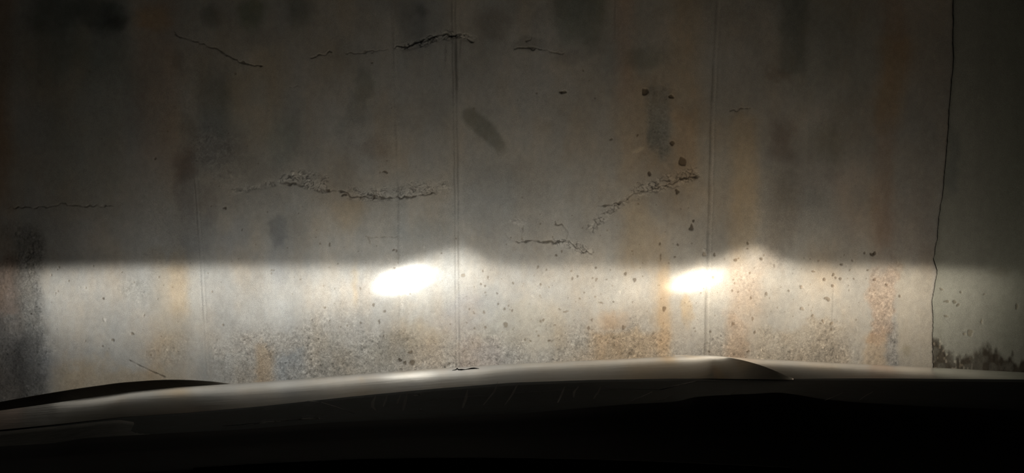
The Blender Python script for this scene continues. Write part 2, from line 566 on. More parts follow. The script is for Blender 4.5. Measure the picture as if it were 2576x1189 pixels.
    S(130, 460, 915, 1050, (0.98, 0.86, 0.70), 0.9, 40, 25, 1.0, 0.2)
    B(420, 880, 60, 44, (0.92, 0.82, 0.70), 0.8, 0.5, 1, 0.6)
    S(886, 898, 650, 790, (1.10, 0.99, 0.83), 0.8, 7, 30)
    S(898, 960, 690, 760, (0.88, 0.87, 0.87), 0.7, 10, 14)
    # exposed aggregate along the foot of the wall
    low = sstep(770, 905, V + 2.6 * s.wv + 60 * fbm(U, V, 230, 400, 3, 141))
    zone = low * sstep(480, 620, U + s.wu) * sstep(2180, 2120, U + s.wu)
    s.rough = np.maximum(s.rough, zone * 0.95)
    s.mul(zone, (0.86, 0.83, 0.80))
    S(645, 690, 885, 1000, (1.0, 0.86, 0.70), 0.8, 10, 14)
    S(700, 760, 895, 1000, (0.78, 0.86, 0.96), 0.95, 14, 14)
    S(500, 640, 900, 1000, (0.86, 0.90, 0.94), 0.8, 14, 20)
    S(770, 1010, 850, 1000, (0.86, 0.87, 0.86), 0.9, 40, 25)
    B(1010, 880, 70, 40, (0.78, 0.77, 0.74), 0.8)
    B(1060, 840, 60, 40, (0.98, 0.90, 0.78), 0.8)
    S(1150, 1260, 860, 1000, (0.90, 0.84, 0.84), 0.8, 20, 16)
    B(1170, 800, 60, 50, (0.93, 0.94, 1.02), 0.8)
    B(1310, 820, 120, 60, (1.08, 1.03, 0.93), 0.8)
    B(1430, 880, 60, 30, (0.95, 0.98, 1.0), 0.7)
    S(1515, 1585, 770, 830, (0.98, 0.84, 0.72), 0.8, 16, 14)
    S(1490, 1640, 850, 960, (1.02, 0.86, 0.66), 0.7, 22, 20)
    S(1655, 1685, 640, 920, (1.05, 0.90, 0.72), 0.6, 10, 40)
    S(1700, 1760, 800, 960, (0.94, 0.97, 1.02), 0.8, 20, 20)
    B(1730, 770, 16, 36, (1.10, 0.90, 0.64), 0.8)
    S(1835, 1920, 640, 800, (1.02, 0.88, 0.78), 0.8, 22, 40, 1, 0.65)
    S(1830, 1890, 800, 960, (1.0, 0.82, 0.68), 0.9, 16, 20, 1, 0.8)
    S(1900, 2110, 815, 960, (0.94, 0.88, 0.80), 0.8, 26, 18, 1, 0.95)
    S(1925, 1990, 600, 660, (0.90, 0.86, 0.84), 0.7, 18, 14, 1, 0.5)
    S(2188, 2252, 680, 830, (0.98, 0.82, 0.72), 0.95, 10, 26, 1, 0.8, lean=-0.12)
    S(2165, 2225, 810, 960, (0.98, 0.84, 0.70), 0.8, 12, 16, 1, 0.6, lean=-0.10)
    S(2225, 2256, 780, 960, (0.76, 0.77, 0.80), 0.95, 8, 14, 1, 0.95)
    S(2258, 2345, 660, 960, (1.07, 1.03, 0.96), 0.8, 8, 40)
    B(2280, 870, 12, 16, (0.82, 0.80, 0.72), 0.8)
    B(1075, 790, 120, 60, (1.0, 0.98, 0.94), 0.5, 0.5, 1, 0.5)
    B(1010, 700, 170, 70, (1, 1, 1), 0.5, 0.5, 1, 0.35)

    # form lines and joints
    s.groove(JOINTS['A'], 1.8, 0.0015, 0.86)
    s.groove(JOINTS['A'], 1.4, 0.0010, 0.90, off=9)
    s.groove(JOINTS['A'], 3.0, -0.0008, 1.06, off=4.5)
    s.groove(JOINTS['B'], 2.4, 0.0022, 0.86)
    s.groove(JOINTS['B'], 4.0, -0.0018, 1.05, off=7)
    s.groove(JOINTS['C'], 1.5, 0.004, 0.66, off=-4)
    s.groove(JOINTS['C'], 1.5, 0.004, 0.66, off=5)
    s.groove(JOINTS['C'], 2.6, -0.002, 1.05, off=0.5)
    s.groove(JOINTS['C'], 3.5, -0.001, 1.05, off=13)
    s.groove(JOINTS['D'], 3.2, 0.004, 0.74)
    s.groove(JOINTS['D'], 3.0, -0.002, 1.07, off=7)
    s.groove([(1548, 0), (1549, 95)], 2, 0.002, 0.85)
    s.groove([(1680, 480), (1678, 600)], 5, 0.0, 0.93)
    s.groove([(1146, 95), (1148, 230)], 4, 0.003, 0.72)
    s.groove([(1122, 110), (1120, 165)], 3, 0.002, 0.75)
    s.groove([(1160, 90), (1157, 150)], 2.5, 0.002, 0.75)
    s.groove([(2097, 715), (2094, 800)], 2, 0.001, 0.88)

    # broken bands and cracks
    s.spall([(700, 457), (735, 452), (760, 468), (800, 476), (826, 480)], 22, 0.85, 0.007, 10, 5, 0.42, .55)
    s.spall([(860, 488), (920, 500), (990, 494), (1050, 484), (1100, 474), (1140, 462)], 19, 0.72, 0.006, 8, 6, 0.48, .55)
    s.spall([(575, 485), (640, 470), (700, 458)], 12, 0.6, 0.004, 9, 7, 0.6, .4)
    s.spall([(1480, 590), (1500, 555), (1550, 515), (1620, 482), (1690, 455), (1765, 430)], 20, 0.62, 0.006, 13, 8, 0.40, .6)
    s.spall([(1390, 606), (1430, 610), (1462, 628), (1500, 638)], 13, 0.5, 0.006, 11, 9, 0.36, .6)
    s.spall([(1285, 550), (1310, 562), (1330, 566)], 9, 0.6, 0.003, 7, 10, 0.7, .4)
    s.spall([(1000, 118), (1060, 108), (1110, 92), (1150, 92), (1200, 108)], 13, 0.4, 0.006, 10, 12, 0.45, .55)
    s.crack([(700, 458), (760, 470), (826, 480), (850, 480), (880, 493), (930, 500), (985, 497), (1040, 493), (1110, 480)], 2.0, 0.007, 0.6, 0.38)
    s.crack([(1500, 515), (1560, 508), (1600, 487), (1650, 472), (1700, 455), (1722, 446), (1770, 444)], 1.6, 0.006, 0.6, 0.42)
    s.crack([(1288, 609), (1330, 608), (1370, 610), (1410, 606), (1440, 612), (1466, 634), (1498, 636)], 2.0, 0.006, 0.7, 0.36)
    s.crack([(1398, 560), (1420, 570), (1427, 590), (1428, 608)], 1.8, 0.005, 0.8, 0.45)
    s.crack([(1272, 585), (1285, 605)], 1.2, 0.003, 0.5, 0.7)
    s.crack([(1314, 560), (1317, 606)], 1.2, 0.003, 0.8, 0.7)
    s.crack([(437, 72), (441, 88), (470, 98), (500, 107), (520, 114), (560, 132), (600, 153), (625, 160), (665, 165)], 1.6, 0.005, 0.5, 0.42)
    s.crack([(985, 120), (1010, 117), (1055, 108), (1085, 96), (1115, 90), (1150, 92), (1172, 103), (1196, 108)], 2.6, 0.008, 0.7, 0.35)
    s.crack([(1130, 92), (1160, 88)], 2.0, 0.006, 0.5, 0.35)
    s.crack([(1290, 124), (1330, 124), (1365, 128)], 1.8, 0.005, 0.8, 0.45)
    s.crack([(1365, 128), (1420, 134)], 1.0, 0.003, 0.6, 0.75)
    s.crack([(1322, 108), (1336, 98)], 1.2, 0.003, 0.6, 0.6)
    s.crack([(780, 140), (810, 140), (835, 125)], 1.8, 0.005, 0.8, 0.5)
    s.crack([(860, 133), (940, 128), (985, 122)], 1.0, 0.003, 0.6, 0.7)
    s.crack([(0, 521), (60, 519), (110, 521), (140, 516), (155, 513), (200, 517), (290, 515)], 1.7, 0.005, 0.6, 0.5)
    s.crack([(1834, 276), (1855, 276), (1870, 270), (1886, 272)], 1.4, 0.004, 0.8, 0.5)
    s.crack([(321, 904), (350, 918), (385, 935), (418, 949)], 1.4, 0.006, 0.12, 0.30)
    s.crack([(915, 598), (935, 596), (985, 594), (1000, 596)], 1.2, 0.003, 0.6, 0.75)
    s.crack([(925, 598), (933, 615)], 1.0, 0.003, 0.6, 0.75)
    s.crack([(725, 216), (760, 214)], 1.2, 0.003, 0.9, 0.65)
    s.crack([(1715, 265), (1722, 270)], 1.2, 0.003, 0.9, 0.6)
    # pock marks that can be told apart (x, y, rx, ry, tone)
    P = [(1623, 231, 7, 7, .38), (1689, 242, 6, 4, .4), (1692, 359, 5, 5, .38), (1720, 405, 8, 11, .42), (1634, 437, 5, 5, .35),
         (1704, 482, 5, 6, .35), (1744, 555, 3.5, 4, .3), (1740, 572, 6, 9, .33), (1604, 340, 2.5, 3, .5), (1537, 350, 3, 3, .6),
         (1421, 233, 7, 3, .4), (1412, 231, 4, 2.5, .45), (1705, 615, 2.5, 3, .4), (1660, 612, 2.5, 4, .45), (1698, 646, 3, 3, .5),
         (1662, 646, 1.8, 8, .5), (1398, 643, 3, 3, .45), (1573, 689, 4, 5, .5), (1597, 704, 3.5, 5, .5), (1671, 776, 5, 5, .5),
         (1272, 816, 4, 7, .62), (1499, 673, 3, 3, .5), (1501, 701, 4, 2.5, .6), (1360, 715, 2.5, 3, .6), (1291, 711, 2.5, 3, .6),
         (1217, 785, 2.5, 4, .6), (1221, 823, 3, 3.5, .6), (1166, 693, 4, 4, .75), (1228, 698, 2, 4, .6), (1251, 737, 2.5, 2.5, .6),
         (1460, 751, 3, 2.5, .65), (1367, 805, 2.5, 4, .6), (1396, 817, 2.5, 2.5, .65), (1407, 777, 3, 2, .6), (1423, 785, 5, 2, .65),
         (1510, 762, 7, 2.2, .6), (1568, 824, 3, 6, .55), (1269, 776, 2.5, 3, .55), (1289, 780, 2.5, 3.5, .55), (1481, 826, 3, 4, .6),
         (1321, 854, 2.5, 3, .6), (1355, 844, 3, 2.5, .6), (1381, 857, 4, 2, .6), (1440, 700, 2, 5, .55), (1453, 694, 2.5, 3, .55),
         (940, 767, 3, 5, .55), (954, 809, 2.2, 6, .5), (907, 812, 3, 3, .55), (990, 628, 3, 3, .45), (997, 630, 2.5, 4, .5),
         (967, 782, 3, 3, .6), (2194, 640, 6, 5, .36), (2200, 636, 4, 3, .4), (2176, 636, 3, 2.5, .5), (1793, 698, 4, 4, .55),
         (1928, 739, 3, 4.5, .55), (2081, 750, 7, 5, .6), (2019, 777, 6, 5, .7), (2073, 704, 4, 4, .5), (2097, 690, 3.5, 3, .5),
         (2117, 668, 6, 2.5, .45), (2096, 719, 4, 3, .55), (2103, 699, 2.5, 3.5, .5), (2115, 702, 4, 3, .5), (2017, 721, 4, 3, .65),
         (1851, 653, 3.5, 3, .5), (1915, 651, 3, 3, .45), (1881, 612, 2.5, 3, .45), (1881, 625, 2, 2, .5), (1798, 640, 3, 4, .45),
         (2044, 794, 3, 3.5, .6), (2094, 814, 4, 3.5, .65), (2071, 807, 5, 3, .75), (1894, 800, 3, 4, .6), (1890, 749, 2.5, 3, .55),
         (1842, 730, 2.5, 3, .6), (2200, 704, 4, 3, .55), (2231, 714, 4, 2.5, .55), (2265, 744, 3, 4, .5), (2046, 683, 4, 2, .6),
         (2149, 701, 2.5, 3, .55), (2183, 678, 3, 2, .55), (1788, 834, 3, 4, .5), (1785, 884, 3, 3, .4), (1884, 884, 5, 3, .5),
         (259, 750, 2.5, 3, .4), (283, 856, 4, 3, .6), (332, 838, 4, 3, .6), (258, 870, 2, 2.5, .55), (560, 817, 3, 3, .6),
         (77, 789, 3, 2.5, .2), (564, 523, 4, 2.5, .35), (818, 774, 3, 3, .6), (828, 615, 2.5, 4, .5), (850, 663, 2, 2, .5),
         (992, 673, 2.5, 2.5, .6), (1772, 639, 6, 7, .85), (826, 479, 5, 4, .3), (866, 490, 5, 3.5, .35), (941, 496, 4, 5, .4),
         (1008, 907, 5, 4, .35), (1018, 913, 4, 5, .4), (1036, 912, 5, 5, .5), (1032, 886, 5, 4, .6), (968, 436, 8, 2.2, .5),
         (1130, 915, 3, 2, .6), (1845, 815, 3, 4, .6), (1900, 836, 4, 4, .55), (655, 165, 3, 2, .5), (1148, 600, 2, 2, .6)]
    for (x, y, rx, ry, c) in P:
        s.pit(x, y, rx, ry, c, 0.006 * min(1, rx / 5))
    for (x, y) in [(264, 804), (735, 436), (757, 437), (776, 450), (780, 458), (1065, 622), (1560, 733), (1340, 745), (418, 880), (1772, 630)]:
        s.pit(x, y, 4, 4, 1.22, -0.003, tint=(1, 1, 1))
    rng = np.random.RandomState(7)
    for (n, x0, x1, y0, y1) in [(90, 1170, 1560, 670, 880), (70, 1800, 2180, 640, 830), (40, 1560, 1780, 660, 900), (30, 800, 1150, 600, 850),
                                (30, 120, 480, 660, 900), (30, 520, 900, 470, 860), (24, 1250, 1760, 480, 640), (24, 200, 1500, 150, 450)]:
        for i in range(n):
            r = 0.9 + 1.3 * rng.rand() ** 2
            s.pit(x0 + (x1 - x0) * rng.rand(), y0 + (y1 - y0) * rng.rand(), r, r * (0.7 + 0.9 * rng.rand()), 0.55 + 0.2 * rng.rand(), 0.003)


def paint_right(s):
    U, V = s.U, s.V
    s.mul(np.ones_like(U), (0.90, 0.91, 0.83))
    s.col *= (1 + 0.07 * fbm(U, V, 46, 900, 4, 201))[..., None]
    s.col *= (1 + 0.10 * fbm(U, V, 140, 180, 5, 211, .6))[..., None]
    S, B = s.stripe, s.blob
    S(2385, 2410, 320, 480, (0.72, 0.76, 0.80), 0.9, 8, 30)
    S(2500, 2800, -100, 900, (0.80, 0.84, 0.80), 0.7, 60, 60)
    B(2520, 685, 24, 12, (0.76, 0.74, 0.70), 0.7)
    S(2340, 2372, 560, 900, (0.86, 0.86, 0.84), 0.8, 10, 60)  # darker strip beside the step, its shade and dirt painted together
    # black tide mark with a ragged top
    top = interp([(2300, 868), (2360, 868), (2400, 882), (2430, 880), (2450, 862), (2478, 852), (2505, 868), (2540, 888), (2580, 905), (2700, 930)], U)
    m = sstep(-10, 16, V - top + s.wv * 1.4 + 24 * (vnoise(U / 7, V / 26, 221) - .5))
    patch = 0.78 + 0.22 * sstep(.35, .6, vnoise(U / 16, V / 22, 223))
    s.mul(m * patch, (0.24, 0.205, 0.18))
    sp = m * sstep(.66, .8, vnoise(U / 5, V / 9, 225)) * sstep(2460, 2420, U)
    s.mul(sp, (2.6, 2.6, 2.6))
    s.h += 0.003 * m * fbm(U, V, 12, 20, 3, 227)
    for (x, y, rx, ry, c) in [(2380, 757, 7, 3, .66), (2403, 760, 6, 2.5, .6), (2410, 767, 4, 2, .6), (2368, 726, 5, 2.5, .72), (2382, 796, 6, 2.5, .7),
                              (2441, 837, 6, 8, .82), (2427, 841, 4, 4, .85), (2418, 735, 3, 2, .6), (2478, 740, 3, 2, .7), (2470, 808, 2, 6, .85),
                              (2558, 770, 4, 6, .7)]:
        s.pit(x, y, rx, ry, c, 0.003)


def finish(s):
    """general relief and the coarse grain of bare aggregate"""
    U, V = s.U, s.V
    s.h += 0.0012 * fbm(U, V, 220, 260, 3, 301) + 0.0005 * fbm(U, V, 24, 30, 3, 311)
    r = s.rough
    near = r > 0.02
    u, v, rr = U[near], V[near], r[near]
    g = fbm(u, v, 9, 9, 2, 321, 0.8); g2 = fbm(u, v, 34, 34, 3, 331)
    f1, f2, idv = worley(u + 3 * g, v + 3 * g2, 6.0, 341)
    grain = np.clip(0.6 * g + 0.9 * (0.42 - f1), -1, 1)
    keep = np.clip(rr * (0.75 + 0.9 * g2), 0, 1.2)
    s.h[near] += keep * 0.0030 * grain
    cc = s.col[near]
    cc *= (1 + keep * (0.36 * g + 0.30 * (idv - .5)))[..., None]
    pale = keep * sstep(.86, .97, idv) * sstep(.5, .2, f1)
    hole = keep * sstep(.10, .02, idv) * sstep(.45, .25, f1)
    cc *= (1 + 0.30 * pale - 0.40 * hole)[..., None]
    s.h[near] -= 0.004 * hole
    s.col[near] = cc
    np.clip(s.col, 0.01, 0.85, out=s.col)
    s.col = np.concatenate([s.col, np.clip(s.rough, 0, 1)[..., None]], -1)     # alpha: bare aggregate


def grid_mesh(name, X, Y, Z, C, parent, **kw):
    """grid (rows, cols) of points with a stain colour per point; rows run upwards"""
    R, Cn = X.shape
    me = bpy.data.meshes.new(name)
    n = R * Cn
    me.vertices.add(n)
    co = np.stack([X, Y, Z], -1).astype(np.float32).reshape(-1)
    me.vertices.foreach_set('co', co)
    idx = np.arange(n).reshape(R, Cn)
    q = np.stack([idx[:-1, :-1], idx[:-1, 1:], idx[1:, 1:], idx[1:, :-1]], -1).reshape(-1, 4)
    me.loops.add(q.size)
    me.polygons.add(len(q))
    me.loops.foreach_set('vertex_index', q.reshape(-1).astype(np.int32))
    me.polygons.foreach_set('loop_start', np.arange(0, q.size, 4, dtype=np.int32))
    me.polygons.foreach_set('use_smooth', np.ones(len(q), bool))
    me.update(calc_edges=True)
    ca = me.attributes.new('stain', 'FLOAT_COLOR', 'POINT')
    rgba = np.ones((n, 4), np.float32); rgba[:, :C.shape[-1]] = C.reshape(-1, C.shape[-1])
    ca.data.foreach_set('color', rgba.reshape(-1))
    me.materials.append(M_WALL)
    return link(bpy.data.objects.new(name, me), parent, **kw)


def world_x(px, z, y):
    d = y * CP - (z - CZ) * SP
    return (px - CX) * d / F


def build_walls():
    D = 0.0029
    zs = np.concatenate([np.arange(0.0, 0.06, 0.02), np.arange(0.06, 1.84, D), np.linspace(1.86, 2.9, 18)])
    # main wall: columns between the cast joints, last column follows the broken edge
    xj = [world_x(495, 0.75, WALL_Y), world_x(1148, 0.75, WALL_Y), world_x(1787, 0.75, WALL_Y)]
    xe = world_x(2365, 0.75, WALL_Y)
    x_in0 = world_x(-60, 0.75, WALL_Y)
    spans = [(None, xj[0]), (xj[0], xj[1]), (xj[1], xj[2]), (xj[2], xe)]
    cols = []
    bounds = [0]
    for k, (a, b) in enumerate(spans):
        if a is None:
            c = np.concatenate([np.linspace(-4.2, x_in0 - .02, 30), np.arange(x_in0, b, D)])
        else:
            c = np.arange(a, b, D)
        cols.append(c); bounds.append(bounds[-1] + len(c))
    cols = np.concatenate(cols + [[xe]])
    X, Z = np.meshgrid(cols, zs)
    # warp the last few centimetres onto the ragged broken edge
    px_edge = interp([(p[1], p[0]) for p in EDGE], project(xe, WALL_Y, zs)[1])
    rag = 2.2 * fbm(zs * 0, zs * 590, 14, 14, 3, 401, .7) + 3.0 * fbm(zs * 0 + 5, zs * 590, 60, 60, 2, 411)
    xedge = world_x(px_edge + rag, zs, WALL_Y)
    wgt = sstep(xe - 0.12, xe, X)
    X = X + wgt * (xedge - xe)[:, None]
    s = Surface(X, Z, WALL_Y)
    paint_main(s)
    finish(s)
    s.h -= 0.0015 * sstep(0.006, 0.0, xedge[:, None] - X) * (0.5 + vnoise(s.U / 9, s.V / 9, 421))
    Y = WALL_Y - s.h
    root = None
    core_v, core_f = [], []
    def box(x0, x1, y0, y1, z0, z1):
        o = len(core_v)
        core_v.extend([(x0, y0, z0), (x1, y0, z0), (x1, y1, z0), (x0, y1, z0), (x0, y0, z1), (x1, y0, z1), (x1, y1, z1), (x0, y1, z1)])
        core_f.extend([tuple(o + i for i in f) for f in ((0, 3, 2, 1), (4, 5, 6, 7), (0, 1, 5, 4), (1, 2, 6, 5), (2, 3, 7, 6), (3, 0, 4, 7))])
    box(-4.2, float(xedge.min()) - 0.03, WALL_Y + 0.02, WALL_Y + 0.32, 0, 2.9)
    root = mesh_obj('wall_front', core_v, core_f, M_CORE, smooth=False, kind='structure',
                    label='stained grey concrete wall lit by the headlight beams', cat='wall')
    for k in range(4):
        a, b = bounds[k], bounds[k + 1] + 1
        Xp, Yp, Zp, Cp = X[:, a:b], Y[:, a:b], Z[:, a:b], s.col[:, a:b]
        if k == 3:      # turn the broken end back into the wall
            n = 14
            back = np.linspace(0.0, STEP + 0.03, n)
            xr = X[:, -1:] - 0.004 * (vnoise(np.tile(np.arange(n), (len(zs), 1)) * 1.3, Z[:, :1] * 120 + np.zeros((1, n)), 431))
            Xp = np.concatenate([Xp, np.concatenate([X[:, -1:], xr[:, 1:]], 1)], 1)
            Yp = np.concatenate([Yp, Y[:, -1:] + back[None]], 1)
            Zp = np.concatenate([Zp, np.repeat(Z[:, -1:], n, 1)], 1)
            Cp = np.concatenate([Cp, np.repeat(s.col[:, -1:], n, 1)], 1)
        grid_mesh('concrete_panel', Xp, Yp, Zp, Cp, root)
    # the later pour to the right, set back
    yr = WALL_Y + STEP
    x0 = float(xedge.min()) - 0.06
    cols = np.concatenate([np.arange(x0, world_x(2650, 0.75, yr), D), np.linspace(world_x(2655, .75, yr), 4.2, 24)])
    X, Z = np.meshgrid(cols, zs)
    s = Surface(X, Z, yr)
    paint_right(s); finish(s)
    rw = grid_mesh('wall_right', X, yr - s.h, Z, s.col, None, kind='structure',
                   label='darker concrete wall section set back beyond the ragged edge', cat='wall')
    v, f = [], []
    core_v.clear(); core_f.clear()
    box(x0, 4.2, yr + 0.02, yr + 0.25, 0, 2.9)
    mesh_obj('backing', core_v, core_f, M_CORE, rw, smooth=False)


# ------------------------------------------------------------------ the head lamps' beam
class Ex:
    """tiny expression builder for shader math nodes"""
    nt = None

    def __init__(s, sock): s.s = sock

    @staticmethod
    def op(o, *a):
        n = Ex.nt.nodes.new('ShaderNodeMath'); n.operation = o
        for i, v in enumerate(a):
            if isinstance(v, Ex): Ex.nt.links.new(v.s, n.inputs[i])
            else: n.inputs[i].default_value = float(v)
        return Ex(n.outputs[0])
    def __add__(s, o): return Ex.op('ADD', s, o)
    __radd__ = __add__
    def __sub__(s, o): return Ex.op('SUBTRACT', s, o)
    def __rsub__(s, o): return Ex.op('SUBTRACT', o, s)
    def __mul__(s, o): return Ex.op('MULTIPLY', s, o)
    __rmul__ = __mul__
    def __truediv__(s, o): return Ex.op('DIVIDE', s, o)
    def __neg__(s): return Ex.op('MULTIPLY', s, -1)


def e_exp(x): return Ex.op('EXPONENT', x)
def e_max(x, v): return Ex.op('MAXIMUM', x, v)
def e_min(x, v): return Ex.op('MINIMUM', x, v)
def e_sm(a, b, x):
    t = e_min(e_max((x - a) / (b - a), 0), 1)
    return t * t * (3 - 2 * t)
def e_gauss(x, w):
    q = x / w
    return e_exp(-(q * q))


def beam_nodes(light, aim_x, aim_z, out, hot, hot_w, hot_h, edge, gain):
    """low beam: flat cut-off with a rising kick-up on the right, hot spot, wide spread, stray light above.
    a, b = position on a screen at the wall's distance, in units of PXS (b downwards from the cut-off)"""
    light.use_nodes = True
    nt = light.node_tree
    Ex.nt = nt
    em = nt.nodes['Emission']
    ge = nt.nodes.new('ShaderNodeNewGeometry')
    sp = nt.nodes.new('ShaderNodeSeparateXYZ')
    nt.links.new(ge.outputs['Incoming'], sp.inputs[0])
    dx, dy, dz = (Ex(sp.outputs[i]) for i in range(3))
    fy = e_max(dy, 0.02)
    dist = WALL_Y - LAMP_Y
    tx = dx / fy; tz = dz / fy
    a = (tx * dist - aim_x) / PXS
    b = (aim_z - tz * dist) / PXS
    # cut-off line
    rise = 50.0 * e_sm(-60, 165, a) * e_gauss(e_max(a - 130, 0), 72)
    droop = 0.022 * e_max(-600 - a, 0) + 0.05 * e_max(a - 480, 0)
    bb = b + rise - droop - 9
    below = 0.62 * e_sm(-16, 26, bb) + 0.38 * e_sm(0, 70, bb)
    # spread sideways
    oa = a * out                                   # + outwards
    side = 0.235 + 0.265 * e_sm(-300, 260, oa)
    inner = e_gauss(e_max(-oa, 0), 760)
    outer = 1 - e_sm(edge - 300, edge + 130, oa)
    vert = e_exp(e_max(b - 30, 0) * (-1 / 295.0))
    vert = vert * (1 - 0.52 * e_sm(90, 330, b))
    wide = side * inner * outer * vert
    tilt = b - 46 + 0.22 * a
    qa = (a + 8) / hot_w; qb = tilt / hot_h
    r2 = qa * qa + qb * qb
    hs = hot * e_exp(-(r2 * r2))
    glow = 0.46 * e_gauss(a - 20, 190) * e_gauss(b - 48 + 0.10 * a, 62)
    main = below * (wide + hs + glow)
    # stray light above the cut-off
    up = e_max(-b, 0)
    stray = 0.113 * e_exp(up * (-1 / 150.0)) * e_gauss(a, 590) + 0.027 * e_exp(up * (-1 / 480.0)) * e_gauss(a, 980)
    tot = (main + stray) * gain
    k = 1 + tx * tx + tz * tz
    k = e_min(Ex.op('POWER', k, 1.5), 9)
    front = e_sm(0.03, 0.10, dy)
    val = tot * k * front
    nt.links.new(val.s, em.inputs['Strength'])
    em.inputs['Color'].default_value = (*LAMP_TINT, 1)


# ------------------------------------------------------------------ the car
def sheet(name, px0, px1, n, crest, yc, near, yn, mat, parent, front=0.32, rows=36, sm=40, power=2.0, thick=0.0008, flat=None, **kw):
    """body panel: every line of it runs from its rear edge forward, bends over a crest and drops away.
    crest / near: where crest and rear edge stand in the photo; yc / yn: how far ahead they are"""
    V, Fc = [], []
    pxs = np.linspace(px0, px1, n)
    cr = smooth_interp(crest, pxs, sm); ne = smooth_interp(near, pxs, sm)
    ycs = smooth_interp(yc, pxs, 45); yns = smooth_interp(yn, pxs, 120)
    nf = 14
    for i, p in enumerate(pxs):
        c = point(p, cr[i], ycs[i]); e = point(p, ne[i], yns[i])
        slope = (c[2] - CZ) / c[1]
        dn = c[1] - e[1]
        fl = float(interp(flat, p)) if flat else 0.0
        drop = c[2] - slope * dn - e[2]           # how far the rear edge lies under the sight line
        for j in range(rows):
            y = e[1] + (c[1] - e[1]) * j / (rows - 1)
            q = (c[1] - y) / dn
            z = c[2] + slope * (y - c[1]) - drop * (fl * q + (1 - fl) * q ** power)
            V.append((p_x(p, cr[i] + (ne[i] - cr[i]) * 0, y, z), y, z))
        for j in range(1, nf + 1):
            y = c[1] + front * j / nf
            q = (y - c[1]) / dn
            z = c[2] + slope * (y - c[1]) - drop * q ** 2 - 0.9 * max(0, (y - c[1]) - front * .55) ** 2
            V.append((p_x(p, 0, y, z), y, z))
    R = rows + nf
    for i in range(n - 1):
        for j in range(R - 1):
            a = i * R + j
            Fc.append((a, a + R, a + R + 1, a + 1))
    o = mesh_obj(name, V, Fc, mat, parent, **kw)
    if thick:
        m = o.modifiers.new('gauge', 'SOLIDIFY'); m.thickness = thick; m.offset = -1
    return o


def p_x(px, _, y, z):
    d = y * CP - (z - CZ) * SP
    return (px - CX) * d / F


HOOD_NEAR = [(-300, 1110), (0, 1082), (150, 1068), (310, 1052), (470, 1042), (640, 1027), (900, 1000), (1090, 983), (1290, 968),
             (1500, 960), (1700, 956), (1890, 954), (2010, 955)]
DASH_TOP = [(-400, 1150), (0, 1122), (136, 1114), (217, 1101), (421, 1089), (600, 1080), (831, 1062), (1089, 1051), (1300, 1040),
            (1440, 1028), (1580, 1016), (1703, 1010), (1745, 998), (1820, 993), (1900, 990), (1957, 986), (2010, 993), (2066, 1003),
            (2148, 1011), (2300, 1020), (2576, 1032), (3000, 1060)]


def ruled(name, lines, mat, parent, thick=0.004, **kw):
    """surface through several lines of points of equal length"""
    n = len(lines[0]); V = []; Fc = []
    for l in lines: V.extend(l)
    for i in range(len(lines) - 1):
        for k in range(n - 1):
            a = i * n + k
            Fc.append((a, a + 1, a + n + 1, a + n))
    o = mesh_obj(name, V, Fc, mat, parent, **kw)
    if thick:
        m = o.modifiers.new('gauge', 'SOLIDIFY'); m.thickness = thick; m.offset = -1
    return o


